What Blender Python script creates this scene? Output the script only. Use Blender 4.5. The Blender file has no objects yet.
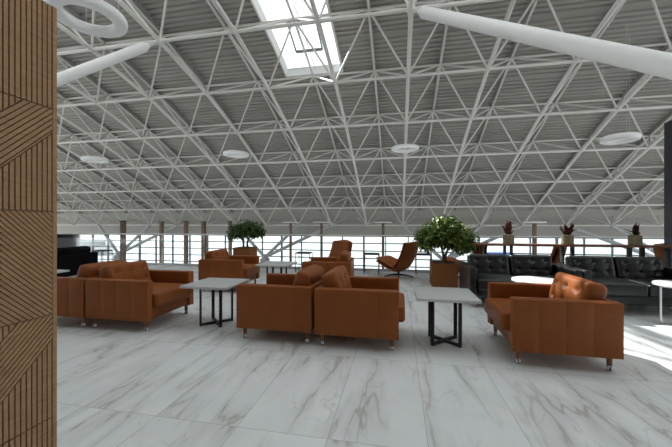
import bpy, bmesh, math, random
from mathutils import Matrix, Vector, noise
import numpy as np
SC = bpy.context.scene
COL = SC.collection
PI = math.pi
R = math.radians
random.seed(7)

# ------------------------------------------------------------------ materials
def new_mat(name):
    m = bpy.data.materials.new(name); m.use_nodes = True
    nt = m.node_tree; nt.nodes.clear()
    out = nt.nodes.new('ShaderNodeOutputMaterial')
    b = nt.nodes.new('ShaderNodeBsdfPrincipled')
    nt.links.new(b.outputs[0], out.inputs[0])
    return m, nt, b
def ramp(nt, fac, stops):
    r = nt.nodes.new('ShaderNodeValToRGB')
    e = r.color_ramp.elements
    while len(e) > 1: e.remove(e[-1])
    e[0].position = stops[0][0]; e[0].color = (*stops[0][1], 1)
    for p, c in stops[1:]:
        k = e.new(p); k.color = (*c, 1)
    nt.links.new(fac, r.inputs[0]); return r.outputs[0]
def tex_noise(nt, scale, detail=4, rough=.55, vec=None, dist=0):
    n = nt.nodes.new('ShaderNodeTexNoise')
    n.inputs['Scale'].default_value = scale; n.inputs['Detail'].default_value = detail
    n.inputs['Roughness'].default_value = rough; n.inputs['Distortion'].default_value = dist
    if vec is not None: nt.links.new(vec, n.inputs['Vector'])
    return n
def mapping(nt, scale=(1,1,1), rot=(0,0,0), kind='Object', src=None):
    mp = nt.nodes.new('ShaderNodeMapping')
    mp.inputs['Scale'].default_value = scale; mp.inputs['Rotation'].default_value = rot
    if src is None:
        tc = nt.nodes.new('ShaderNodeTexCoord'); src = tc.outputs[kind]
    nt.links.new(src, mp.inputs['Vector']); return mp.outputs[0]
def bump(nt, b, height, strength=.2, dist=.01):
    n = nt.nodes.new('ShaderNodeBump'); n.inputs['Strength'].default_value = strength
    n.inputs['Distance'].default_value = dist
    nt.links.new(height, n.inputs['Height']); nt.links.new(n.outputs[0], b.inputs['Normal'])
def simple(name, col, rough=.5, metal=0, var=.08, scale=6, bumpy=0, bscale=80, spec=None):
    m, nt, b = new_mat(name)
    v = mapping(nt)
    n = tex_noise(nt, scale, 3, vec=v)
    lo = tuple(max(0, c*(1-var)) for c in col); hi = tuple(min(1, c*(1+var)) for c in col)
    nt.links.new(ramp(nt, n.outputs['Fac'], [(.3, lo), (.7, hi)]), b.inputs['Base Color'])
    b.inputs['Roughness'].default_value = rough; b.inputs['Metallic'].default_value = metal
    if spec is not None: b.inputs['Specular IOR Level'].default_value = spec
    if bumpy:
        n2 = tex_noise(nt, bscale, 3, vec=v); bump(nt, b, n2.outputs['Fac'], bumpy, .004)
    return m
M = {}
M['tan'] = simple('tan_leather', (.258,.080,.021), .45, var=.07, scale=4, bumpy=.22, bscale=140, spec=.17)
M['black_leather'] = simple('black_leather', (.008,.009,.010), .32, var=.15, scale=4, bumpy=.25, bscale=140)
M['chrome'] = simple('chrome', (.36,.36,.37), .2, 1, var=.03)
M['black_metal'] = simple('black_metal', (.018,.018,.02), .42, var=.1)
M['top_stone'] = simple('table_top', (.56,.58,.58), .35, var=.05, scale=12)
M['white_top'] = simple('white_top', (.72,.73,.72), .3, var=.03)
M['steel'] = simple('brushed_steel', (.55,.56,.57), .3, .9, var=.05)
M['white_paint'] = simple('white_paint', (.68,.67,.63), .5, var=.04, scale=2)
M['lamp_white'] = simple('lamp_white', (.86,.87,.855), .45, var=.02, scale=2)
M['deck'] = simple('deck_metal', (.385,.372,.338), .6, var=.05, scale=.6)
M['purlin'] = simple('purlin_steel', (.33,.33,.32), .55, var=.05, scale=.6)
M['pot'] = simple('brown_planter', (.25,.098,.038), .55, var=.06, scale=8, spec=.1)
M['soil'] = simple('soil', (.03,.02,.013), .9, var=.4, scale=40)
M['post'] = simple('brown_post', (.12,.075,.05), .55, var=.15, scale=3)
M['prop'] = simple('grey_paint', (.42,.44,.45), .5, var=.05, scale=1)
M['mullion'] = simple('mullion_grey', (.20,.215,.225), .45, var=.05)
M['concrete'] = simple('concrete', (.4,.4,.39), .85, var=.1, scale=3, bumpy=.1, bscale=20)
M['dark_wall'] = simple('dark_cladding', (.022,.024,.03), .55, var=.15, scale=5)
M['counter'] = simple('counter_wood', (.20,.085,.04), .4, var=.2, scale=9)
M['trunk'] = simple('bark', (.16,.11,.07), .85, var=.3, scale=30, bumpy=.4, bscale=60)
M['woven'] = simple('woven_pot', (.27,.235,.14), .85, var=.3, scale=30, bumpy=.3, bscale=90)
M['snow'] = simple('snow', (.34,.34,.35), .8, var=.04, scale=.05)
M['wall_back'] = simple('panel_backing', (.13,.07,.038), .75, var=.1)
M['rear_blocker'] = simple('dark_rear_blocker', (.09,.085,.08), .7, var=.1)  # kept dark so the added rear wall bounces little light
M['blue'] = simple('blue_paint', (.03,.12,.5), .35, var=.05)
M['bus'] = simple('grey_vehicle', (.72,.74,.75), .5, var=.05)
M['darkglass'] = simple('dark_glazing', (.02,.025,.03), .12, var=.05)

def leaf_mat(name, stops, scale=9):
    m, nt, b = new_mat(name)
    n = tex_noise(nt, scale, 4, .7, vec=mapping(nt))
    nt.links.new(ramp(nt, n.outputs['Fac'], stops), b.inputs['Base Color'])
    b.inputs['Roughness'].default_value = .45
    return m
M['leaf'] = leaf_mat('ficus_leaf', [(.3,(.05,.10,.02)),(.46,(.11,.19,.03)),(.58,(.20,.28,.05)),(.72,(.42,.42,.08))])
M['leaf_dark'] = leaf_mat('ficus_leaf_dark', [(.3,(.03,.06,.015)),(.55,(.075,.13,.025)),(.75,(.16,.22,.045))])
M['leaf_red'] = leaf_mat('red_leaf', [(.35,(.03,.008,.007)),(.55,(.11,.022,.015)),(.68,(.20,.06,.045)),(.78,(.5,.36,.32))], 14)
M['leaf_brown'] = leaf_mat('brown_leaf', [(.35,(.012,.010,.007)),(.6,(.05,.02,.015)),(.75,(.08,.06,.02))], 14)

def wood_mat():
    m, nt, b = new_mat('slat_wood')
    n = tex_noise(nt, 3, 5, .6, vec=mapping(nt, (3, 3, 18)))
    nt.links.new(ramp(nt, n.outputs['Fac'], [(.25,(.25,.148,.078)),(.5,(.31,.19,.103)),(.75,(.36,.225,.125))]), b.inputs['Base Color'])
    b.inputs['Roughness'].default_value = .55; b.inputs['Specular IOR Level'].default_value = .15
    bump(nt, b, n.outputs['Fac'], .15, .003)
    return m
M['wood'] = wood_mat()

def glass_mat(name, tint=(.96,.98,.98), gloss=.06):
    m = bpy.data.materials.new(name); m.use_nodes = True
    nt = m.node_tree; nt.nodes.clear()
    out = nt.nodes.new('ShaderNodeOutputMaterial'); mx = nt.nodes.new('ShaderNodeMixShader')
    t = nt.nodes.new('ShaderNodeBsdfTransparent'); t.inputs[0].default_value = (*tint, 1)
    g = nt.nodes.new('ShaderNodeBsdfGlossy'); g.inputs['Roughness'].default_value = .03
    fr = nt.nodes.new('ShaderNodeFresnel'); fr.inputs[0].default_value = 1.3
    nt.links.new(fr.outputs[0], mx.inputs[0])
    nt.links.new(t.outputs[0], mx.inputs[1]); nt.links.new(g.outputs[0], mx.inputs[2])
    nt.links.new(mx.outputs[0], out.inputs[0])
    return m
M['glass'] = glass_mat('clear_glass')
def milky_mat():
    m = bpy.data.materials.new('milky_fill_panel'); m.use_nodes = True
    nt = m.node_tree; nt.nodes.clear()
    out = nt.nodes.new('ShaderNodeOutputMaterial'); t = nt.nodes.new('ShaderNodeBsdfTranslucent')
    t.inputs[0].default_value = (.68,.69,.695,1); nt.links.new(t.outputs[0], out.inputs[0]); return m
M['milky'] = milky_mat()
M['balustrade_glass'] = glass_mat('balustrade_glass', (.93,.96,.955))

TW, TL = .615, 1.24       # marble tile, width along X and length along Y
def floor_mat():
    m, nt, b = new_mat('marble_tiles')
    N, L = nt.nodes, nt.links
    def math_(op, a, bb=None):
        n = N.new('ShaderNodeMath'); n.operation = op
        for i, q in enumerate((a, bb)):
            if q is None: continue
            if isinstance(q, (int, float)): n.inputs[i].default_value = q
            else: L.new(q, n.inputs[i])
        return n.outputs[0]
    tc = N.new('ShaderNodeTexCoord'); sx = N.new('ShaderNodeSeparateXYZ'); L.new(tc.outputs['Object'], sx.inputs[0])
    u = math_('DIVIDE', math_('ADD', sx.outputs[0], 60*TW+FX), TW)
    v = math_('DIVIDE', math_('ADD', sx.outputs[1], 60*TL+FY), TL)
    iu, iv = math_('FLOOR', u), math_('FLOOR', v)
    fu, fv = math_('FRACT', u), math_('FRACT', v)
    du = math_('MULTIPLY', math_('MINIMUM', fu, math_('SUBTRACT', 1, fu)), TW)
    dv = math_('MULTIPLY', math_('MINIMUM', fv, math_('SUBTRACT', 1, fv)), TL)
    grout = math_('LESS_THAN', math_('MINIMUM', du, dv), .0028)
    cmb = N.new('ShaderNodeCombineXYZ'); L.new(iu, cmb.inputs[0]); L.new(iv, cmb.inputs[1])
    wn = N.new('ShaderNodeTexWhiteNoise'); wn.noise_dimensions = '3D'; L.new(cmb.outputs[0], wn.inputs[0])
    sc = N.new('ShaderNodeVectorMath'); sc.operation = 'SCALE'; L.new(wn.outputs['Color'], sc.inputs[0]); sc.inputs['Scale'].default_value = 9
    ad = N.new('ShaderNodeVectorMath'); ad.operation = 'ADD'; L.new(tc.outputs['Object'], ad.inputs[0]); L.new(sc.outputs[0], ad.inputs[1])
    vec = ad.outputs[0]
    # veins: ridges of stretched, warped noise
    def veins(rot, scale, nscale, width, dist):
        mv = mapping(nt, scale, (0,0,rot), src=vec)
        n = tex_noise(nt, nscale, 4, .5, vec=mv, dist=dist)
        d = math_('ABSOLUTE', math_('SUBTRACT', n.outputs['Fac'], .5))
        return math_('SUBTRACT', 1, math_('MINIMUM', math_('DIVIDE', d, width), 1))
    v1 = veins(R(11), (1.7,.36,1), 1.3, .013, .4)
    v2 = veins(R(27), (1.9,.55,1), 2.0, .011, .5)
    mask = tex_noise(nt, 1.3, 3, .5, vec=vec)
    mk = math_('MULTIPLY', math_('MAXIMUM', math_('SUBTRACT', mask.outputs['Fac'], .36), 0), 5)
    mk = math_('MINIMUM', mk, 1)
    vv = math_('MINIMUM', math_('ADD', math_('MULTIPLY', v1, mk), math_('MULTIPLY', v2, math_('MULTIPLY', mk, .55))), 1)
    soft = veins(R(11), (1.7,.36,1), 1.3, .085, .4)
    cl = tex_noise(nt, 2.2, 4, .6, vec=vec)
    base = ramp(nt, cl.outputs['Fac'], [(.3,(.76,.80,.81)),(.7,(.85,.885,.89))])
    def mix(fac, a, bcol):
        x = N.new('ShaderNodeMix'); x.data_type = 'RGBA'
        L.new(fac, x.inputs['Factor']) if not isinstance(fac, float) else setattr(x.inputs['Factor'], 'default_value', fac)
        L.new(a, x.inputs[6]); x.inputs[7].default_value = (*bcol, 1)
        return x.outputs[2]
    c1 = mix(math_('MULTIPLY', math_('MULTIPLY', soft, mk), .42), base, (.47,.475,.46))
    c2 = mix(math_('MULTIPLY', vv, .48), c1, (.30,.28,.24))
    c3 = mix(math_('MULTIPLY', grout, .5), c2, (.30,.30,.28))
    L.new(c3, b.inputs['Base Color'])
    b.inputs['Roughness'].default_value = .27
    b.inputs['Specular IOR Level'].default_value = .35
    return m
FX, FY = -.18, -1.945
M['floor'] = floor_mat()

# ------------------------------------------------------------------ mesh helpers
def tidy(me, ang=35):
    for p in me.polygons: p.use_smooth = True
    me.set_sharp_from_angle(angle=R(ang))
def obj(name, bm, mat, parent=None, ang=35, loc=None):
    bmesh.ops.recalc_face_normals(bm, faces=bm.faces[:])
    me = bpy.data.meshes.new(name); bm.to_mesh(me); bm.free()
    tidy(me, ang)
    me.materials.append(mat if not isinstance(mat, str) else M[mat])
    o = bpy.data.objects.new(name, me); COL.objects.link(o)
    if parent is not None: o.parent = parent
    if loc is not None: o.location = loc
    return o
def tag(o, label, cat, group=None):
    o['label'] = label; o['category'] = cat
    if group: o['group'] = group
    return o
def thing(name, label, cat, loc=(0,0,0), rz=0, group=None):
    o = bpy.data.objects.new(name, None); COL.objects.link(o)
    o.empty_display_size = .1
    o.location = loc; o.rotation_euler = (0,0,rz)
    return tag(o, label, cat, group)
def struct(name, bm, mat, ang=35, parent=None):
    o = obj(name, bm, mat, parent, ang)
    if parent is None: o['kind'] = 'structure'
    return o
def dup(root, loc, rz, label, group=None):
    r = root.copy(); COL.objects.link(r); r.location = loc; r.rotation_euler = (0,0,rz)
    r['label'] = label
    if group: r['group'] = group
    for ch in list(root.children):
        c = ch.copy(); COL.objects.link(c); c.parent = r
        for g in ch.children:
            d = g.copy(); COL.objects.link(d); d.parent = c
    return r
def box(bm, x0, x1, y0, y1, z0, z1, bev=0, seg=2, mtx=None):
    r = bmesh.ops.create_cube(bm, size=1)
    vs = r['verts']
    for v in vs:
        v.co = Vector((x0+(v.co.x+.5)*(x1-x0), y0+(v.co.y+.5)*(y1-y0), z0+(v.co.z+.5)*(z1-z0)))
    if bev:
        es = list({e for v in vs for e in v.link_edges})
        r = bmesh.ops.bevel(bm, geom=es, offset=bev, segments=seg, affect='EDGES', profile=.5)
        vs = list({v for f in r['faces'] for v in f.verts} | {v for v in vs if v.is_valid})
    if mtx is not None:
        for v in vs: v.co = mtx @ v.co
    return vs
def tube(bm, pts, rad, n=8, cap=True):
    pts = [Vector(p) for p in pts]
    rads = rad if isinstance(rad, (list, tuple)) else [rad]*len(pts)
    rings = []
    prev = None
    for i, p in enumerate(pts):
        if i == 0: t = pts[1]-p
        elif i == len(pts)-1: t = p-pts[i-1]
        else: t = (pts[i+1]-p).normalized()+(p-pts[i-1]).normalized()
        t.normalize()
        if prev is None:
            a = Vector((0,0,1)) if abs(t.z) < .9 else Vector((1,0,0))
            u = t.cross(a).normalized()
        else:
            u = (prev - t*prev.dot(t)).normalized()
        w = t.cross(u); prev = u
        rings.append([bm.verts.new(p + (u*math.cos(k*2*PI/n)+w*math.sin(k*2*PI/n))*rads[i]) for k in range(n)])
    for a, b in zip(rings, rings[1:]):
        for k in range(n): bm.faces.new((a[k], a[(k+1)%n], b[(k+1)%n], b[k]))
    if cap:
        bm.faces.new(rings[0][::-1]); bm.faces.new(rings[-1])
def lathe(bm, prof, n=24, c=(0,0,0), close=False):
    rings = []
    for r, z in prof:
        if r < 1e-6: rings.append([bm.verts.new((c[0], c[1], c[2]+z))])
        else: rings.append([bm.verts.new((c[0]+r*math.cos(k*2*PI/n), c[1]+r*math.sin(k*2*PI/n), c[2]+z)) for k in range(n)])
    prs = list(zip(rings, rings[1:]))
    if close: prs.append((rings[-1], rings[0]))
    for a, b in prs:
        for k in range(n):
            q = [a[k % len(a)], a[(k+1) % n % len(a)], b[(k+1) % n % len(b)], b[k % len(b)]]
            q = list(dict.fromkeys(q))
            if len(q) > 2: bm.faces.new(q)
def rbox(bm, half, r, n=(6,6,6), k=3, mtx=None, fn=None):
    """rounded box; fn(p, face_axis, sign) displaces points of the finished surface"""
    hx = half
    def ax(h, m):
        inner = [(-h+r)+2*(h-r)*i/m for i in range(m+1)]
        lo = [-h + r*(1-math.cos(j*PI/2/k))*1.0 for j in range(k)]
        return lo + inner + [-q for q in lo[::-1]]
    A = [ax(half[i], n[i]) for i in range(3)]
    def put(p):
        q = Vector([max(-half[i]+r, min(half[i]-r, p[i])) for i in range(3)])
        d = p-q
        return q + d.normalized()*r if d.length > 1e-9 else q
    new = []
    for axis in range(3):
        a, b = (axis+1) % 3, (axis+2) % 3
        for s in (-1, 1):
            grid = []
            for x in A[a]:
                row = []
                for y in A[b]:
                    p = Vector((0,0,0)); p[axis] = s*half[axis]; p[a] = x; p[b] = y
                    p = put(p)
                    if fn: p = fn(p)
                    if mtx is not None: p = mtx @ p
                    v = bm.verts.new(p); new.append(v); row.append(v)
                grid.append(row)
            for i in range(len(grid)-1):
                for j in range(len(grid[0])-1):
                    f = (grid[i][j], grid[i+1][j], grid[i+1][j+1], grid[i][j+1])
                    bm.faces.new(f if s > 0 else f[::-1])
    bmesh.ops.remove_doubles(bm, verts=new, dist=1e-5)
def T(x, y, z): return Matrix.Translation((x, y, z))
def RX(a): return Matrix.Rotation(a, 4, 'X')
def RY(a): return Matrix.Rotation(a, 4, 'Y')
def RZ(a): return Matrix.Rotation(a, 4, 'Z')

# ------------------------------------------------------------------ camera
CH, YAW = 1.3495, .1928
cam = bpy.data.cameras.new('camera'); cam.sensor_width = 36; cam.lens = 317.93/672*36
cam.clip_start = .05; cam.clip_end = 2000
co = bpy.data.objects.new('camera', cam); COL.objects.link(co)
co.location = (0,0,CH); co.rotation_euler = (PI/2, 0, YAW)
SC.camera = co

# ------------------------------------------------------------------ roof geometry
S = 2.7
def build_profile():
    sl, k, ks = .3673, .0605, -.0092
    P = {0: (0., 0.)}
    r = d = 0
    for j in range(0, 6):
        a = sl+k*(j+.5)+ks*(j+.5)**2; r += math.cos(a); d += math.sin(a); P[j+1] = (r, d)
    r = d = 0
    for j in range(0, -4, -1):
        a = sl+k*(j-.5)+ks*(j-.5)**2; r -= math.cos(a); d -= math.sin(a); P[j-1] = (r, d)
    for j in range(-5, -12, -1): P[j] = (P[j+1][0]-1, P[j+1][1])
    return P
PR = build_profile()
RX0, RY0, RZ0 = .1331, 5.3263, 1.6555
def rp(u, v, d=0.):
    """point of the roof: u, v in bays; d metres above the lower chord surface"""
    j = math.floor(v); t = v-j
    if t < 1e-6 and (j-1) in PR and (j+1) in PR:
        t0, t1 = PR[j-1], PR[j+1]
    else: t0, t1 = PR[j], PR[j+1]
    a, b = PR[j], PR.get(j+1, PR[j])
    r = a[0]*(1-t)+b[0]*t; dr = a[1]*(1-t)+b[1]*t
    n = Vector((0, t1[1]-t0[1], t1[0]-t0[0])).normalized()
    return Vector(((RX0+u)*S, (RY0+r)*S, CH+(RZ0-dr)*S)) + n*d
DU, DD = 1.73, 1.90        # upper chord layer, deck
U0, U1, V0, V1 = -14, 8, -4, 5
SKX0, SKX1, SKV0, SKV1 = -4.9, -2.42, -2.9, -.53
RXA, RXB, RV0, RV1 = -17., 13., -4.75, -2.45       # unseen milky rooflights, added for soft light from above

def make_roof():
    # corrugated deck, with the opening of the rooflight left free
    bm = bmesh.new()
    pts = []
    v = -9.0; k = 0
    per = .21/S
    vs = []
    while v < 4.62:
        for f, dz in ((0,0),(.40,0),(.5,.075),(.90,.075)):
            vs.append((v+f*per, dz))
        v += per
    def strip(x0, x1, lo, hi):
        prev = None
        seq = [(lo, .0)] + [q for q in vs if lo < q[0] < hi] + [(hi, .0)]
        for vv, dz in seq:
            p = rp(0, vv, DD+dz)
            a = bm.verts.new((x0, p.y, p.z)); b = bm.verts.new((x1, p.y, p.z))
            if prev: bm.faces.new((prev[0], prev[1], b, a))
            prev = (a, b)
    xl, xr = (RX0+U0-.6)*S, (RX0+U1+.6)*S
    strip(xl, SKX0, -9, RV0); strip(xl, RXA, RV0, RV1); strip(SKX0-.3, SKX0, RV0, RV1); strip(xl, SKX0, RV1, 4.6)
    strip(SKX1, xr, -9, RV0); strip(SKX1, SKX1+.3, RV0, RV1); strip(RXB, xr, RV0, RV1); strip(SKX1, xr, RV1, 4.6)
    strip(SKX0, SKX1, -9, SKV0); strip(SKX0, SKX1, SKV1, 4.6)
    struct('ceiling', bm, 'deck', 20)
    # purlins under the deck
    for k in range(U0, U1):
        bm = bmesh.new()
        x = (RX0+k+.5)*S
        prev = None
        skip = SKX0-.1 < x < SKX1+.1
        for i in range(int((4.55+6)*4)+1):
            v = -6+i*.25
            if skip and SKV0-.2 < v < SKV1+.1: prev = None; continue
            lo, hi = rp(0, v, DU+.02), rp(0, v, DD-.003)
            ring = [bm.verts.new((x-.06, lo.y, lo.z)), bm.verts.new((x+.06, lo.y, lo.z)), bm.verts.new((x+.06, hi.y, hi.z)), bm.verts.new((x-.06, hi.y, hi.z))]
            if prev:
                for q in range(4): bm.faces.new((prev[q], prev[(q+1)%4], ring[(q+1)%4], ring[q]))
            prev = ring
        o = struct('trim_%d' % (k-U0+1), bm, 'purlin')
    # space frame
    root = thing('space_frame', 'white tubular steel space frame spanning the whole hall under the corrugated roof', 'roof truss')
    for v in range(V0, V1):
        bm = bmesh.new()
        tube(bm, [rp(u, v) for u in (U0, U1)], .058, 8)
        for u in range(U0, U1+1):
            bmesh.ops.create_uvsphere(bm, u_segments=8, v_segments=6, radius=.085, matrix=Matrix.Translation(rp(u, v)))
        obj('lower_chord', bm, 'white_paint', root)
        bm = bmesh.new()
        if v+.5 < 4.6: 
            tube(bm, [rp(U0+.5, v+.5, DU), rp(U1-.5, v+.5, DU)], .048, 8)
            obj('upper_chord', bm, 'white_paint', root)
    for u in range(U0, U1+1):
        bm = bmesh.new()
        tube(bm, [rp(u, v) for v in range(V0, V1)], .07, 8)
        obj('lower_chord', bm, 'white_paint', root)
        if u < U1:
            bm = bmesh.new()
            tube(bm, [rp(u+.5, v+.5, DU) for v in range(V0, V1)], .048, 8)
            obj('upper_chord', bm, 'white_paint', root)
    diag = []
    for v in range(V0, V1):
        for u in range(U0, U1):
            top = rp(u+.5, v+.5, DU)
            for a, b in ((0,0),(1,0),(0,1),(1,1)):
                if v+b >= V1: continue
                diag.append((rp(u+a, v+b), top))
    cp = Vector((0,0,CH)); fw = Vector((-math.sin(YAW), math.cos(YAW), 0))
    def seen(q):
        mid = (q[0]+q[1])/2 - cp
        d = mid.dot(fw)
        if d < 4: return 1e6
        x = mid.dot(Vector((math.cos(YAW), math.sin(YAW), 0)))/d; y = mid.z/d
        if x < -.86 or x > 1.03 or y > .68: return 1e5+d
        return d
    diag.sort(key=seen)
    for q in diag[:99]:
        bm = bmesh.new(); tube(bm, q, .038, 6); obj('diagonal_brace', bm, 'white_paint', root)
    bm = bmesh.new()
    for q in diag[99:]: tube(bm, q, .038, 6)
    o = obj('diagonal_brace', bm, 'white_paint', root); o['kind'] = 'stuff'
make_roof()

def make_skylight():
    H = .32
    root = bpy.data.objects.new('window_2', None); COL.objects.link(root); root['kind'] = 'structure'
    bm = bmesh.new()
    n = 12
    def pt(x, v, d): p = rp(0, v, d); return Vector((x, p.y, p.z))
    rows = [SKV0+(SKV1-SKV0)*i/n for i in range(n+1)]
    def wall(pa, pb):     # list of (bottom, top)
        for a, b in zip(pa, pb): pass
    t = .07
    for x0, x1 in ((SKX0-t, SKX0), (SKX1, SKX1+t)):
        prev = None
        for v in rows:
            ring = [bm.verts.new(pt(x0, v, DD-.12)), bm.verts.new(pt(x1, v, DD-.12)), bm.verts.new(pt(x1, v, DD+H)), bm.verts.new(pt(x0, v, DD+H))]
            if prev:
                for q in range(4): bm.faces.new((prev[q], prev[(q+1)%4], ring[(q+1)%4], ring[q]))
            else: bm.faces.new(ring)
            prev = ring
        bm.faces.new(prev)
    for va, vb in ((SKV0-t/S, SKV0), (SKV1, SKV1+t/S)):
        ring = []
        for v in (va, vb):
            ring.append([bm.verts.new(pt(SKX0-t, v, DD-.12)), bm.verts.new(pt(SKX1+t, v, DD-.12)), bm.verts.new(pt(SKX1+t, v, DD+H)), bm.verts.new(pt(SKX0-t, v, DD+H))])
        for q in range(4): bm.faces.new((ring[0][q], ring[0][(q+1)%4], ring[1][(q+1)%4], ring[1][q]))
        bm.faces.new(ring[0]); bm.faces.new(ring[1])
    obj('window_frame', bm, 'lamp_white', root)
    bm = bmesh.new()
    for i in range(1, 2):
        x = SKX0+(SKX1-SKX0)*i/2
        tube(bm, [pt(x, v, DD+H-.03) for v in rows], .022, 6)
    for i in range(0, 4):
        v = SKV0+(SKV1-SKV0)*i/3
        tube(bm, [pt(SKX0, v, DD+H-.03), pt(SKX1, v, DD+H-.03)], .026, 6)
    obj('glazing_bar', bm, 'lamp_white', root)
    bm = bmesh.new()
    prev = None
    for v in rows:
        a = bm.verts.new(pt(SKX0, v, DD+H)); b = bm.verts.new(pt(SKX1, v, DD+H))
        if prev: bm.faces.new((prev[0], prev[1], b, a))
        prev = (a, b)
    obj('window_pane', bm, 'glass', root)
    # the opened sash with its dark frame
    bm = bmesh.new()
    va, vb = SKV0+(SKV1-SKV0)*4/6, SKV0+(SKV1-SKV0)*5/6
    x0, x1 = SKX0+(SKX1-SKX0)*.30, SKX0+(SKX1-SKX0)*.75
    c = [pt(x0, va, DD+H-.05), pt(x1, va, DD+H-.05), pt(x1, vb, DD+H-.26), pt(x0, vb, DD+H-.26)]
    for i in range(4): tube(bm, [c[i], c[(i+1)%4]], .06 if i == 2 else .035, 6)
    obj('window_sash', bm, 'mullion', root)
make_skylight()
for k, (x0, x1) in enumerate(((RXA, SKX0-.3), (SKX1+.3, RXB))):
    bm = bmesh.new(); prev = None
    for i in range(13):
        v = RV0+(RV1-RV0)*i/12
        p, q = rp(0, v, DD+.02), rp(0, v, DD+.05)
        ring = [bm.verts.new((x0, p.y, p.z)), bm.verts.new((x1, p.y, p.z)), bm.verts.new((x1, q.y, q.z)), bm.verts.new((x0, q.y, q.z))]
        if prev:
            for a in range(4): bm.faces.new((prev[a], prev[(a+1)%4], ring[(a+1)%4], ring[a]))
        prev = ring
    struct('window_%d' % (3+k), bm, 'milky')  # panels added out of view to let soft light down on the floor
bm = bmesh.new(); box(bm, -40, 26, -12.4, -12.1, -.3, 12); struct('wall_back', bm, 'rear_blocker')  # unseen wall added behind the camera to cut light from the rear

# ------------------------------------------------------------------ big white roof columns
def big_strut(top, foot, label):
    top, foot = Vector(top), Vector(foot)
    d = (foot-top).normalized()
    t = thing('roof_column', label, 'column', foot, 0, 'leaning roof columns')
    a = top-foot
    bm = bmesh.new()
    tube(bm, [a+d*.42, a+d*.62, Vector((0,0,0))-d*.05], [.06, .148, .148], 28)
    obj('shaft', bm, 'lamp_white', t)
    bm = bmesh.new()
    tube(bm, [a, a+d*.5], .05, 10)
    bmesh.ops.create_uvsphere(bm, u_segments=14, v_segments=10, radius=.14, matrix=Matrix.Translation(a))
    obj('pin_joint', bm, 'white_paint', t)
    bm = bmesh.new(); lathe(bm, [(0,0),(.32,0),(.32,.03),(.0,.03)], 24); obj('base_plate', bm, 'steel', t)
na = rp(-3, -2); nb = rp(0, -2)
big_strut(na, na+Vector((-.668,-1.014,-1))*na.z, 'thick white steel column leaning up behind the slatted wood panel')
big_strut(nb, nb+Vector((.85,-1.046,-1))*nb.z, 'thick white steel column leaning across the roof above the black sofas')

# ------------------------------------------------------------------ room shell
bm = bmesh.new(); box(bm, -18, 16, -12, 9.12, -.35, 0); struct('floor', bm, 'floor')
bm = bmesh.new(); box(bm, -45, 45, 9.2, 26.2, -4.7, -4.5); struct('floor_lower', bm, 'concrete')
bm = bmesh.new(); box(bm, -400, 400, 26.3, 700, -4.75, -4.6); struct('ground_outside', bm, 'snow')

# slatted wall panel on the left
def clip(poly, n, c):           # keep n.p <= c
    out = []
    for i in range(len(poly)):
        a, b = poly[i], poly[(i+1) % len(poly)]
        da, db = n[0]*a[0]+n[1]*a[1]-c, n[0]*b[0]+n[1]*b[1]-c
        if da <= 0: out.append(a)
        if da*db < 0:
            t = da/(da-db); out.append((a[0]+t*(b[0]-a[0]), a[1]+t*(b[1]-a[1])))
    return out
def slat_wall():
    XF, YE, Y0_, ZT = -1.986, 1.534, -1.0, 2.62
    bm = bmesh.new()
    box(bm, XF-.10, XF-.011, Y0_, YE-.024, 0, ZT)
    root = obj('wall_left', bm, 'wall_back'); root['kind'] = 'structure'
    bm = bmesh.new()
    P, Wd = .0262, .0193
    def region(cons, ang, off=0, P=P, Wd=Wd):
        # slats run along direction ang (0 = along Y, 90 = vertical) inside the half planes
        d = (math.cos(ang), math.sin(ang)); nn = (-d[1], d[0])
        for i in range(-160, 160):
            c = i*P+off
            poly = [(Y0_-.0, -.0), (YE-.026, -.0), (YE-.026, ZT), (Y0_, ZT)]
            for n, cc in cons: poly = clip(poly, n, cc)
            poly = clip(poly, nn, c+Wd/2); poly = clip(poly, (-nn[0], -nn[1]), -(c-Wd/2))
            if len(poly) < 3: continue
            ar = abs(sum(poly[k][0]*poly[(k+1)%len(poly)][1]-poly[(k+1)%len(poly)][0]*poly[k][1] for k in range(len(poly))))/2
            if ar < 2e-5: continue
            f = [bm.verts.new((XF, p[0], p[1])) for p in poly]; b = [bm.verts.new((XF-.012, p[0], p[1])) for p in poly]
            bm.faces.new(f)
            for k in range(len(poly)): bm.faces.new((f[k], f[(k+1)%len(f)], b[(k+1)%len(f)], b[k]))
    below = lambda z: ((0,1), z); above = lambda z: ((0,-1), -z)
    q = math.sqrt(.5)
    g = .004
    # panel tiles, 0.6 m high each; c1: line z = y + k
    def above45(k): return ((q,-q), -(k+g)*q)     # z - y >= k
    def below45(k): return ((-q,q), (k-g)*q)
    V, UP, DN = PI/2, PI/4, -PI/4
    region([above(2.02+g)], V)
    k1 = .37; k2 = .37+.30
    region([below(2.02-g), above(1.42+g), below45(k1)], V)
    region([below(2.02-g), above(1.42+g), above45(k1), below45(k1+.29)], UP, 0, .0238, .0178)
    region([below(2.02-g), above(1.42+g), above45(k1+.29)], V)
    region([below(1.42-g), above(.82+g)], DN, 0, .0212, .0158)
    region([below(.82-g), above(.22+g), below45(-.83)], V)
    region([below(.82-g), above(.22+g), above45(-.83), below45(-.83+.31)], UP, 0, .0222, .0165)
    region([below(.82-g), above(.22+g), above45(-.83+.31)], V)
    region([below(.22-g)], V)
    obj('slat_cladding', bm, 'wood', root)
    bm = bmesh.new(); box(bm, XF-.11, XF+.001, YE-.024, YE, 0, ZT+.004, .002)
    obj('edge_trim', bm, 'wood', root)
    bm = bmesh.new(); box(bm, XF-.085, XF-.03, YE-.32, YE-.10, ZT+.0, ZT+.16, .004)
    obj('top_bracket', bm, 'dark_wall', root)
slat_wall()
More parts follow.
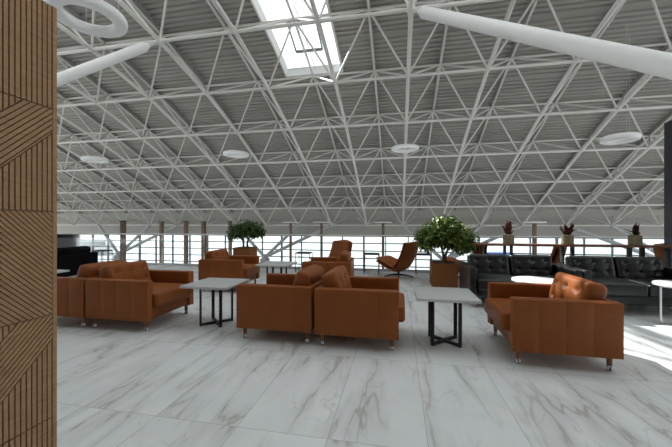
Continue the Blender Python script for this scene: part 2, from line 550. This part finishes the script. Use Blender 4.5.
# dark wall end on the right
bm = bmesh.new(); box(bm, 5.22, 5.62, 5.9, 7.5, 0, 3.36, .006); struct('wall_right', bm, 'dark_wall')

# glazed facade at the foot of the roof
FYc = rp(0, 4.57).y
def facade():
    root = bpy.data.objects.new('window_1', None); COL.objects.link(root); root['kind'] = 'structure'
    zt = rp(0, 4.57, DD).z
    z0 = -4.5
    xl, xr = -37.5, 23
    bm = bmesh.new()
    k = 0; x = xl
    while x <= xr:
        w = .14 if k % 4 == 0 else .08
        box(bm, x-w/2, x+w/2, FYc-.08, FYc+.08, z0, zt-.1)
        x += 1.74; k += 1
    for z in (-4.45, -3.8, -3.1, -2.48, -2.05, -1.46, -.86, -.25, .32):
        w = .085
        box(bm, xl, xr, FYc-.05, FYc+.05, z-w/2, z+w/2)
    obj('window_frame', bm, 'mullion', root)
    bm = bmesh.new()
    box(bm, xl, xr, FYc-.012, FYc+.012, z0, zt-.1)
    obj('window_pane', bm, 'glass', root)
    bm = bmesh.new()
    box(bm, xl, xr, FYc-.1, FYc+.3, .36, zt+.05)
    struct('trim_eaves', bm, 'deck')
facade()

# ------------------------------------------------------------------ things of the lower hall seen over the edge
def roof_prop(ub, nodes, label):
    b = rp(ub, 4); b.z = -1.35
    t = thing('roof_prop', label, 'roof prop', (b.x, b.y, -4.5), 0, 'branching props of the lower hall')
    o = Vector((b.x, b.y, -4.5))
    bm = bmesh.new(); box(bm, -.3, .3, -.3, .3, 0, 3.05, .03); obj('pier', bm, 'concrete', t)
    bm = bmesh.new(); bmesh.ops.create_uvsphere(bm, u_segments=12, v_segments=8, radius=.26, matrix=T(0,0,3.12)); obj('socket', bm, 'prop', t)
    for n in nodes:
        e = rp(n, 4)-o
        bm = bmesh.new(); tube(bm, [Vector((0,0,3.12)), e], .125, 12); obj('strut', bm, 'prop', t)
roof_prop(-9.2, (-10, -8, -7), 'branching grey steel prop beyond the glass railing behind the two leftmost tan armchairs')
roof_prop(-4.05, (-5, -3, -2), 'branching grey steel prop beyond the railing right of the small tree')
roof_prop(1.1, (0, 2, 3), 'branching grey steel prop beyond the railing behind the large potted tree')
roof_prop(6.4, (4, 5, 7), 'branching grey steel prop beyond the railing behind the rightmost basket planter')

def post(x, y, w, label, top=1.42):
    t = thing('brown_post', label, 'post', (x, y, -4.5), 0, 'brown posts of the lower hall')
    bm = bmesh.new(); box(bm, -w/2, w/2, -w/2, w/2, 0, top+4.5, .012); obj('shaft', bm, 'post', t)
    bm = bmesh.new(); box(bm, -w/2-.02, w/2+.02, -w/2-.02, w/2+.02, top+4.5, top+4.54, .008); obj('cap', bm, 'black_metal', t)
    bm = bmesh.new(); box(bm, -w/2-.02, w/2+.02, -w/2-.02, w/2+.02, 0, .1, .008); obj('base', bm, 'black_metal', t)
def lamp(x, y, label, top=1.38, r=.62, w=.09):
    t = thing('lamp_post', label, 'lamp post', (x, y, -4.5), 0, 'disc topped lamp posts of the lower hall')
    bm = bmesh.new(); tube(bm, [(0,0,0),(0,0,top+4.5)], w, 12); obj('pole', bm, 'post', t)
    bm = bmesh.new(); lathe(bm, [(0,top+4.5),(r*.9,top+4.52),(r,top+4.55),(r*.97,top+4.58),(0,top+4.6)], 28); obj('lamp_head', bm, 'lamp_white', t)
    bm = bmesh.new(); lathe(bm, [(0,0),(.25,0),(.25,.03),(0,.05)], 20); obj('base', bm, 'black_metal', t)
for x, y, w, lb in ((-9.85,9.90,.14,'brown square post behind the glass railing, first from the wood panel'),
                    (-11.31,13.58,.15,'brown square post behind the railing, second from the left'),
                    (-9.49,12.92,.15,'brown square post behind the railing, third from the left'),
                    (-9.60,14.43,.18,'brown square post behind the railing, fourth from the left'),
                    (-7.51,13.30,.13,'brown square post seen just left of the small tree behind the railing')):
    post(x, y, w, lb)
for x, y, lb in ((-7.3,21.0,'lamp post with white disc top left of the back swivel chair'),
                 (-5.2,21.4,'lamp post with white disc top directly behind the back table and stool'),
                 (-1.0,21.8,'thin lamp post with white disc top left of the front swivel chair')):
    lamp(x, y, lb)
lamp(6.35, 16.6, 'brown lamp post with disc top seen between the first two basket planters', 1.36, .5, .1)

# vehicles on the snowy apron
def vehicle(name, label, cat, loc, L, W, H, mat, rz=0):
    t = thing(name, label, cat, loc, rz)
    bm = bmesh.new(); rbox(bm, (L/2, W/2, (H-.4)/2), .18, (2,2,2), 3, T(0,0,.4+(H-.4)/2)); obj('body', bm, mat, t)
    bm = bmesh.new()
    for s in (-1, 1): box(bm, -L*.42, L*.42, s*W/2-.02, s*W/2+.02, H*.55, H*.82, .01)
    obj('window_band', bm, 'darkglass', t)
    for sx in (-.3, .3):
        for s in (-1, 1):
            bm = bmesh.new(); tube(bm, [(sx*L, s*(W/2-.12), .42), (sx*L, s*(W/2+.06), .42)], .42, 18); obj('wheel', bm, 'black_metal', t)
vehicle('bus', 'grey apron bus parked on the snow outside, seen left through the glass front', 'bus', (-60,50,-4.6), 12, 2.6, 3.1, 'bus', .5)
vehicle('van', 'blue van parked outside, seen over the left black sofa', 'van', (13.5,48.5,-4.6), 4.6, 1.9, 1.9, 'blue', .2)

# ------------------------------------------------------------------ glass railing at the edge
def railing():
    t = thing('glass_railing', 'long glass railing with pale metal handrail along the edge of the floor', 'railing', (0, 9.02, 0))
    bm = bmesh.new(); tube(bm, [(-15,0,1.0),(15,0,1.0)], .024, 12); obj('handrail', bm, 'white_top', t)
    bm = bmesh.new(); box(bm, -15, 15, -.035, .035, 0, .07, .004); obj('base_channel', bm, 'steel', t)
    x = -15
    while x < 14.9:
        bm = bmesh.new(); box(bm, x+.008, x+1.492, -.007, .007, .06, .975); obj('glass_panel', bm, 'balustrade_glass', t)
        x += 1.5
railing()

# ------------------------------------------------------------------ seats
def tufted(tufts, depth, sig, half, crown):
    """surface function: crown on both broad faces (local z), dimples and pleats on the +z face"""
    def fn(p):
        u, v = p.x/half[0], p.y/half[1]
        w = max(0, 1-u*u)*max(0, 1-v*v)
        s = 1 if p.z > 0 else -1
        k = abs(p.z)/half[2]
        dz = crown*math.sqrt(w)*s*k
        if s > 0 and tufts:
            dd = 0
            for a, b in tufts:
                r2 = (p.x-a)**2+(p.y-b)**2
                dd += math.exp(-r2/(2*sig*sig)) + .35*math.exp(-r2/(2*(sig*2.2)**2))
            # shallow pleats through the rows and columns of buttons
            for a in {q[0] for q in tufts}: dd += .22*math.exp(-((p.x-a)/.013)**2)*max(0, 1-v*v)
            for b in {q[1] for q in tufts}: dd += .22*math.exp(-((p.y-b)/.013)**2)*max(0, 1-u*u)
            dz -= depth*min(dd, 1.35)*k
        return Vector((p.x, p.y, p.z+dz))
    return fn
H_ARM, HB, DEP = .64, .134, .915
def make_seat(kind, W, cushions, mat, label, cat, group, seams=True):
    t = thing(kind, label, cat, (0,0,0), 0, group)
    AT = .105                                  # arm thickness
    D2, W2 = DEP/2, W/2
    for s in (-1, 1):
        bm = bmesh.new()
        xo, xi = s*(W2-.008), s*(W2-AT)
        rbox(bm, (abs(xo-xi)/2, D2-.006, (H_ARM-HB)/2), .022, (1,6,6), 3, T((xo+xi)/2, 0, (H_ARM+HB)/2))
        n = 4
        for i in range(n):                     # stitched outer panels
            y0 = -D2+.003+i*(DEP-.006)/n; y1 = y0+(DEP-.006)/n
            rbox(bm, (.012, (y1-y0)/2-.0001, (H_ARM-HB)/2-.005), .0035, (1,3,4), 2, T(s*(W2-.012), (y0+y1)/2, (H_ARM+HB)/2-.004))
        obj('armrest', bm, mat, t)
    wi = W-2*AT-.006
    bm = bmesh.new(); rbox(bm, (wi/2+.02, .045, (H_ARM-HB)/2-.004), .022, (8,1,4), 3, T(0, D2-.05, (H_ARM+HB)/2-.004)); obj('back_frame', bm, mat, t)
    bm = bmesh.new(); rbox(bm, (wi/2+.01, D2-.06, .075), .012, (6,6,1), 2, T(0, -.02, HB+.079)); obj('seat_base', bm, mat, t)
    cw = wi/cushions
    for i in range(cushions):
        cx = -wi/2+cw*(i+.5)
        bm = bmesh.new()
        hf = (cw/2-.004, .425, .088)
        rbox(bm, hf, .035, (12,12,2), 4, T(cx, -.095, HB+.155+.085), tufted([], 0, 1, hf, .02))
        obj('seat_cushion', bm, mat, t)
        bm = bmesh.new()
        hf = (cw/2-.006, .205, .085)
        xs = [-.31*cw, 0, .31*cw]
        tf = [(a, b) for a in xs for b in (-.065, .085)]
        mt = T(cx, .275, .590) @ RX(R(74))
        rbox(bm, hf, .05, (30,20,2), 5, mt, tufted(tf, .026, .019, hf, .035))
        for a, b in tf:
            bmesh.ops.create_uvsphere(bm, u_segments=8, v_segments=6, radius=.011, matrix=mt @ T(a, b, .085+.028-.036) @ Matrix.Diagonal((1,1,.5,1)))
        obj('back_cushion', bm, mat, t)
    for sx in (-1, 1):
        for sy in (-1, 1):
            x, y = sx*(W2-.075), sy*(D2-.075)
            bm = bmesh.new()
            tube(bm, [(x,y,HB+.01),(x,y,.045)], [.025,.021], 14)
            l = obj('leg', bm, M['tan_leg'] if mat == 'tan' else 'black_metal', t)
            bm = bmesh.new(); lathe(bm, [(0,0),(.022,0),(.025,.005),(.025,.018),(.021,.024),(.021,.056),(0,.056)], 16, (x,y,0))
            f = obj('chrome_foot', bm, 'chrome', l); f['label'] = 'polished chrome foot'
    return t
M['tan_leg'] = simple('tan_wood_leg', (.20,.07,.025), .45, var=.1)
GA = 'tan leather armchairs of the lounge'
arm0 = make_seat('armchair', .915, 1, 'tan', 'tan leather armchair facing right, front-right of the central back-to-back pair', 'armchair', GA)
arm0.location = (-.443, 3.829, 0); arm0.rotation_euler = (0,0,PI/2-.008)
dup(arm0, (-1.388, 3.862, 0), -PI/2-.015, 'tan leather armchair facing left, left of the central back-to-back pair')
dup(arm0, (-3.485, 3.845, 0), PI/2+.005, 'tan leather armchair facing right towards the square table, in the far left pair')
dup(arm0, (-4.425, 3.835, 0), -PI/2+.005, 'tan leather armchair cut off by the slatted wood panel at left')
dup(arm0, (1.528, 3.735, 0), -PI/2-.015, 'tan leather armchair standing alone at right beside the sunlit floor')
dup(arm0, (-3.45, 6.13, 0), PI/2+.06, 'tan leather armchair below the small tree by the railing')
dup(arm0, (-1.33, 6.16, 0), -PI/2+.07, 'tan leather armchair in the middle back, swivel chair rising behind it')
GB = 'black leather sofas of the lounge'
sof0 = make_seat('sofa', 1.60, 2, 'black_leather', 'black tufted leather sofa between the large potted tree and the second black sofa', 'sofa', GB)
sof0.location = (1.935, 5.875, 0)
dup(sof0, (3.55, 5.865, 0), 0, 'black tufted leather sofa at the right edge in the sunlight')
M['black_fabric'] = simple('black_fabric', (.006,.006,.007), .9, var=.2, scale=60, spec=.05)
sofl = dup(sof0, (-7.86, 5.9, 0), -PI/2, 'black sofa seen from behind at far left, next to the wood panel')
for c in sofl.children:
    if c.name.split('.')[0] != 'leg':
        c.data = c.data.copy(); c.data.materials[0] = M['black_fabric']

# swivel lounge chair
def make_swivel(label):
    t = thing('swivel_chair', label, 'swivel chair', (0,0,0), 0, 'tan high-backed swivel chairs')
    # side profile (y forward is -), front lip to head
    prof = [(-.49,.375),(-.44,.375),(-.28,.29),(-.10,.215),(.05,.19),(.17,.25),(.26,.37),(.33,.51),(.385,.65),(.42,.78),(.435,.88),(.43,.915)]
    def smooth(pr, n):
        out = []
        for i in range(n+1):
            s = i/n*(len(pr)-1); k = min(int(s), len(pr)-2); f = s-k
            p = [pr[max(0,k-1)], pr[k], pr[k+1], pr[min(len(pr)-1,k+2)]]
            out.append([.5*((2*p[1][d])+(-p[0][d]+p[2][d])*f+(2*p[0][d]-5*p[1][d]+4*p[2][d]-p[3][d])*f*f+(-p[0][d]+3*p[1][d]-3*p[2][d]+p[3][d])*f**3) for d in (0,1)])
        return out
    def sheet(n, m, wfun, off, thick, channel, taper=True):
        pr = smooth(prof, n)
        bm = bmesh.new()
        layers = []
        for side in (0, 1):
            g = []
            for i, (y, z) in enumerate(pr):
                a = pr[max(0,i-1)]; b = pr[min(n,i+1)]
                ty, tz = b[0]-a[0], b[1]-a[1]; l = math.hypot(ty, tz); ny, nz = -tz/l, ty/l     # towards the sitter
                w = wfun(i/n)
                row = []
                for j in range(m+1):
                    q = -1+2*j/m
                    ed = (1-abs(q)**4)
                    wing = .10*q*q*(1 if i/n > .35 else .45)
                    o = off+wing+(thick if side else 0)*max(.15, ed)*((.35+.65*min(1, 6*(i/n)*(1-.8*(i/n)))) if taper else 1)
                    if channel:
                        ph = (q*3.5) % 1
                        o -= (.012*math.exp(-((ph-.5)/.10)**2) if side else -.006*math.exp(-((ph-.5)/.10)**2))
                    row.append(bm.verts.new((q*w, y+ny*o, z+nz*o)))
                g.append(row)
            layers.append(g)
        for g in layers:
            for i in range(n):
                for j in range(m): bm.faces.new((g[i][j], g[i][j+1], g[i+1][j+1], g[i+1][j]))
        A, B = layers
        for i in range(n):
            for j in (0, m): bm.faces.new((A[i][j], A[i+1][j], B[i+1][j], B[i][j]))
        for j in range(m):
            for i in (0, n): bm.faces.new((A[i][j], A[i][j+1], B[i][j+1], B[i][j]))
        return bm
    wf = lambda s: .365*(1-.42*(max(0, s-.78)/.22)**2.2-.16*(max(0,.12-s)/.12)**2)
    bm = sheet(40, 28, wf, -.03, .085, True, False); obj('shell', bm, 'tan', t, 50)
    bm = sheet(40, 28, lambda s: wf(s)-.025, .046, .13, True); obj('cushion', bm, 'tan', t, 50)
    bm = bmesh.new(); tube(bm, [(0,-.02,.06),(0,-.02,.23)], .028, 14); lathe(bm, [(0,.19),(.11,.2),(.11,.215),(0,.23)], 18, (0,-.02,0)); obj('pedestal', bm, 'black_metal', t)
    b = bmesh.new()
    for k in range(4):
        a = k*PI/2+.5
        tube(b, [(0,-.02,.075),(.18*math.cos(a),-.02+.18*math.sin(a),.06),(.36*math.cos(a),-.02+.36*math.sin(a),.012)], [.026,.02,.012], 8)
    obj('star_base', b, 'black_metal', t)
    return t
sw0 = make_swivel('tan high-backed swivel chair on a black star base left of the large potted tree')
sw0.location = (.03, 8.12, 0); sw0.rotation_euler = (0,0,-PI/2-.5)
dup(sw0, (-1.64, 7.95, 0), -PI/2+.9, 'tan high-backed swivel chair in the middle, behind a tan armchair')
dup(sw0, (1.60, 8.05, 0), -PI/2-.4, 'tan swivel chair half hidden behind the large potted tree')
dup(sw0, (3.10, 7.75, 0), -PI/2-.5, 'tan swivel chair behind the wooden counter below the middle basket planter')
dup(sw0, (6.2, 8.35, 0), PI/2+.4, 'tan swivel chair behind the counter beside the dark wall end at right')

# ------------------------------------------------------------------ tables and stools
def make_square_table(label):
    t = thing('square_table', label, 'coffee table', (0,0,0), 0, 'square stone topped tables')
    bm = bmesh.new(); box(bm, -.325, .325, -.325, .325, .525, .555, .004); obj('tabletop', bm, 'top_stone', t)
    for s in (1, -1):
        bm = bmesh.new()
        rot = RZ(s*PI/4)
        L = .205; w = .024; z0 = 0 if s > 0 else 0.0
        for e in (-1, 1): box(bm, e*L-w*.5, e*L+w*.5, -w*.8, w*.8, 0, .526, .002, 1, rot)
        box(bm, -L, L, -w*.8, w*.8, .004, .032, .002, 1, rot)
        box(bm, -L, L, -w*.8, w*.8, .50, .526, .002, 1, rot)
        obj('leg_frame', bm, 'black_metal', t)
    return t
tb0 = make_square_table('square stone-topped coffee table between the central pair and the right tan armchair')
tb0.location = (.518, 3.80, 0)
dup(tb0, (-2.41, 3.915, 0), 0, 'square stone-topped coffee table left of the central pair of armchairs')
dup(tb0, (-2.38, 6.02, 0), 0, 'square stone-topped coffee table at the back, between two tan armchairs')
dup(tb0, (-5.85, 4.15, 0), 0, 'pale square table in front of the black sofa at far left')
def make_round_table(label):
    t = thing('round_table', label, 'side table', (0,0,0), 0, 'white round side tables')
    bm = bmesh.new(); lathe(bm, [(0,.515),(.31,.515),(.32,.52),(.32,.54),(.315,.545),(0,.545)], 48); obj('tabletop', bm, 'white_top', t)
    bm = bmesh.new()
    tube(bm, [(-.27,.02,.52),(-.27,.02,.07),(-.262,.02,.035),(-.235,.02,.018),(.20,.02,.018),(.25,-.02,.018),(.25,-.2,.018),(.2,-.25,.018),(-.1,-.25,.018)], .013, 10)
    obj('leg', bm, 'steel', t)
    bm = bmesh.new(); lathe(bm, [(0,.5),(.12,.5),(.12,.516),(0,.516)], 20, (-.17,.02,0)); obj('mounting_plate', bm, 'steel', t)
    return t
rt0 = make_round_table('sunlit white round side table in front of the left black sofa, behind the lone armchair')
rt0.location = (1.95, 5.02, 0)
dup(rt0, (3.74, 5.02, 0), 0, 'sunlit white round side table at the right edge by the black sofa')
def make_stool(label):
    t = thing('stool', label, 'stool', (0,0,0), 0, 'black stools along the railing')
    bm = bmesh.new(); box(bm, -.205, .205, -.17, .17, .515, .55, .006); obj('seat', bm, 'black_metal', t)
    for sx in (-1, 1):
        for sy in (-1, 1):
            bm = bmesh.new(); tube(bm, [(sx*.195, sy*.155, 0), (sx*.195, sy*.155, .52)], .009, 8); obj('leg', bm, 'black_metal', t)
    bm = bmesh.new()
    for sx in (-1, 1): tube(bm, [(sx*.195,-.155,.06),(sx*.195,.155,.06)], .007, 6)
    obj('stretcher', bm, 'black_metal', t)
    return t
st0 = make_stool('black thin-legged stool by the railing, left of the back swivel chair')
st0.location = (-2.58, 8.55, 0)
dup(st0, (-.70, 8.6, 0), 0, 'black thin-legged stool by the railing between the two swivel chairs')
dup(st0, (.66, 8.72, 0), 0, 'black thin-legged stool by the railing, partly behind the large potted tree')
dup(st0, (-8.75, 8.05, 0), 0, 'black stool near the railing at left, above the tufted backs of the leftmost tan armchairs')

# ------------------------------------------------------------------ counter with planters
def counter():
    t = thing('wooden_counter', 'long narrow wooden counter on black posts behind the black sofas', 'counter', (0, 6.75, 0))
    bm = bmesh.new(); box(bm, 1.48, 5.18, -.11, .11, .915, .955, .005); obj('countertop', bm, 'counter', t)
    for x in (1.62, 1.70, 2.05, 2.17, 3.06, 3.23, 4.16, 4.36, 4.74):
        bm = bmesh.new(); box(bm, x-.012, x+.012, -.06, .06, 0, .916, .003); obj('post', bm, 'black_metal', t)
counter()
def basket(x, label, lm, n, seed, spread):
    random.seed(seed)
    t = thing('planter', label, 'planter', (x, 6.75, .955), 0, 'woven basket planters on the counter')
    bm = bmesh.new()
    pr = [(0,0),(.088,0)]
    for k in range(5):
        z = k*.036
        pr += [(.096,z+.004),(.104,z+.018),(.096,z+.034)]
    pr += [(.085,.18),(.08,.15),(0,.15)]
    lathe(bm, pr, 28); obj('basket', bm, 'woven', t, 60)
    bm = bmesh.new()
    for k in range(n):
        a = random.uniform(0, 2*PI); tilt = random.uniform(.1, spread); L = random.uniform(.17, .30)
        base = Vector((random.uniform(-.03,.03), random.uniform(-.03,.03), .148))
        base.z += random.uniform(0,.05)
        d = Vector((math.cos(a)*math.sin(tilt), math.sin(a)*math.sin(tilt), math.cos(tilt)))
        sd = d.cross(Vector((0,0,1))).normalized(); up = sd.cross(d)
        pts = []
        for i in range(5):
            s = i/4; w = .026*math.sin(PI*min(1, .12+s*.9))**.8+.002
            c = base+d*L*s+Vector((0,0,-.06*s*s*tilt))
            pts.append((bm.verts.new(c-sd*w+up*.004), bm.verts.new(c+up*-.004), bm.verts.new(c+sd*w+up*.004)))
        for p, q in zip(pts, pts[1:]):
            bm.faces.new((p[0],p[1],q[1],q[0])); bm.faces.new((p[1],p[2],q[2],q[1]))
    obj('leaves', bm, lm, t, 80)
basket(2.12, 'basket planter with upright dark red leaves, leftmost on the counter', 'leaf_red', 15, 3, .6)
basket(3.15, 'basket planter with red and pinkish leaves, middle of the counter', 'leaf_red', 22, 5, .8)
basket(4.25, 'basket planter with sparse dark brown leaves, rightmost on the counter', 'leaf_brown', 16, 9, .95)

# ------------------------------------------------------------------ potted trees
def tree(name, label, loc, pw, ph, blobs, nleaf, lm, seed, zlo, trunks):
    rnd = random.Random(seed)
    t = thing(name, label, 'potted tree', loc, 0, 'leafy trees in brown square planters')
    bm = bmesh.new()
    h = pw/2
    box(bm, -h, h, -h, h, 0, ph-.02, .006)
    for s in (-1, 1):
        box(bm, s*(h-.02)-.02, s*(h-.02)+.02, -h, h, ph-.02, ph, .003, 1)
        box(bm, -h+.04, h-.04, s*(h-.02)-.02, s*(h-.02)+.02, ph-.02, ph, .003, 1)
    obj('planter_box', bm, 'pot', t)
    bm = bmesh.new(); box(bm, -h+.04, h-.04, -h+.04, h-.04, ph-.025, ph-.008); obj('soil', bm, 'soil', t)
    bm = bmesh.new()
    for tr in trunks: tube(bm, tr, [.035-.02*i/(len(tr)-1) for i in range(len(tr))], 8)
    tops = [tr[-1] for tr in trunks]
    for bl in blobs:
        c = Vector(bl[:3]); a = Vector(min(tops, key=lambda q: (Vector(q)-c).length))
        for k in range(3):
            e = c+Vector((rnd.uniform(-.6,.6)*bl[3], rnd.uniform(-.6,.6)*bl[3], rnd.uniform(-.4,.6)*bl[4]))
            tube(bm, [a-Vector((0,0,.1)), (a+e)/2+Vector((0,0,.03)), e], [.012,.009,.004], 5)
    obj('trunk', bm, 'trunk', t)
    bm = bmesh.new()
    tot = sum(b[3]**2*b[4] for b in blobs)
    for bl in blobs:
        for k in range(int(nleaf*bl[3]**2*bl[4]/tot)):
            while True:
                q = Vector((rnd.uniform(-1,1), rnd.uniform(-1,1), rnd.uniform(-1,1)))
                if .35 < q.length < 1: break
            q *= (.75+.35*rnd.random())
            c = Vector(bl[:3])+Vector((q.x*bl[3], q.y*bl[3], q.z*bl[4]))
            out = Vector((q.x, q.y, q.z*.4-.35)); out += Vector((rnd.gauss(0,.5), rnd.gauss(0,.5), rnd.gauss(0,.4)))
            out.normalize()
            sd = out.cross(Vector((rnd.gauss(0,.3), rnd.gauss(0,.3), 1))).normalized()
            nn = sd.cross(out)
            L = rnd.uniform(.065,.115); w = L*.26
            p0 = bm.verts.new(c); p1 = bm.verts.new(c+out*L-nn*.012)
            m0 = bm.verts.new(c+out*L*.45+nn*.004)
            l = bm.verts.new(c+out*L*.42+sd*w-nn*-.010); r = bm.verts.new(c+out*L*.42-sd*w-nn*-.010)
            bm.faces.new((p0,l,m0)); bm.faces.new((l,p1,m0)); bm.faces.new((p0,m0,r)); bm.faces.new((m0,p1,r))
    obj('foliage', bm, lm, t, 80)
tree('potted_tree', 'large bushy green tree in a brown square planter right of the swivel chair', (.975,7.32,0), .53, .5,
     [(-.12,0,1.12,.42,.26),(.30,.05,1.06,.40,.25),(.05,-.05,1.28,.38,.18),(-.36,0,1.06,.26,.20),(.50,-.05,.98,.22,.20),(.1,.1,.95,.33,.14),(-.34,-.05,.90,.22,.17),(.36,-.1,.86,.25,.17),(.55,.0,.84,.16,.13),(0,-.1,1.42,.26,.10)], 5200, 'leaf', 11, .8,
     [[(0,0,.45),(.01,0,.62),(-.02,0,.78),(-.04,0,.95),(-.03,0,1.1)],[(.03,.02,.45),(.05,.0,.65),(.12,.0,.85),(.25,0,1.0)]])
tree('potted_tree', 'small green tree in a brown planter by the railing, behind a tan armchair', (-4.12,8.10,0), .48, .70,
     [(-.22,0,1.16,.27,.22),(.22,0,1.18,.30,.22),(.02,0,1.24,.25,.18),(-.40,0,1.05,.14,.16),(.45,0,1.12,.15,.14)], 1900, 'leaf_dark', 21, .9,
     [[(-.05,0,.66),(-.06,0,.85),(-.15,0,1.05)],[(.06,0,.66),(.06,0,.85),(.15,0,1.05)]])

# ------------------------------------------------------------------ ring lamps
def ring(loc, r, label, r_in=.60):
    t = thing('ring_lamp', label, 'lamp', loc, 0, 'white ring lamps hung from the roof')
    bm = bmesh.new()
    pr = []
    ri = r*r_in; m = (r+ri)/2; hw = (r-ri)/2; hh = .085
    for k in range(16):
        a = k*2*PI/16
        pr.append((m+hw*math.copysign(abs(math.cos(a))**.7, math.cos(a)), hh*math.copysign(abs(math.sin(a))**.7, math.sin(a))))
    lathe(bm, pr, 56, close=True); obj('ring', bm, 'lamp_white', t, 60)
    # three cables up to the roof frame
    for k in range(3):
        a = k*2*PI/3+.4
        x, y = m*math.cos(a), m*math.sin(a)
        Y = (loc[1]+y)
        v = -4.0
        while v < 4 and rp(0, v, 0).y < Y: v += .05
        z = rp(0, v, 0).z-.07-loc[2]
        bm = bmesh.new(); tube(bm, [(x,y,.03),(x,y,z)], .004, 5); obj('cable', bm, 'steel', t)
for loc, r, lb in (((-5.55,4.83,5.14),.61,'large white ring lamp cut off by the top edge, above the slatted wood panel'),
                   ((-13.0,11.62,4.14),.50,'white ring lamp furthest left, low over the left brown posts'),
                   ((-7.49,13.82,4.62),.60,'white ring lamp left of centre, above the small tree'),
                   ((.30,14.32,4.65),.60,'white ring lamp near the centre, above the front swivel chair'),
                   ((6.32,10.65,3.81),.46,'white ring lamp at right, above the basket planters')):
    ring(loc, r, lb)

# ------------------------------------------------------------------ light
w = bpy.data.worlds.new('sky'); SC.world = w; w.use_nodes = True
nt = w.node_tree; nt.nodes.clear()
bg = nt.nodes.new('ShaderNodeBackground'); ow = nt.nodes.new('ShaderNodeOutputWorld')
bg.inputs[0].default_value = (.93,.97,1.0,1); bg.inputs[1].default_value = 1.6
nt.links.new(bg.outputs[0], ow.inputs[0])
sd = bpy.data.lights.new('sun', 'SUN'); sd.energy = 8.2; sd.angle = R(.6); sd.color = (1,.98,.955)
so = bpy.data.objects.new('sun', sd); COL.objects.link(so)
so.rotation_euler = Vector((.770,-.868,-1)).to_track_quat('-Z','Y').to_euler()
so.location = (-10, 20, 20)

vs = SC.view_settings
SC.display_settings.display_device = 'sRGB'
vs.view_transform = 'Standard'; vs.look = 'None'; vs.gamma = 1; vs.use_curve_mapping = False
vs.exposure = .27
SC.cycles.max_bounces = 8; SC.cycles.diffuse_bounces = 5; SC.cycles.transparent_max_bounces = 12
SC.cycles.caustics_reflective = False; SC.cycles.caustics_refractive = False
SC.cycles.sample_clamp_indirect = 6
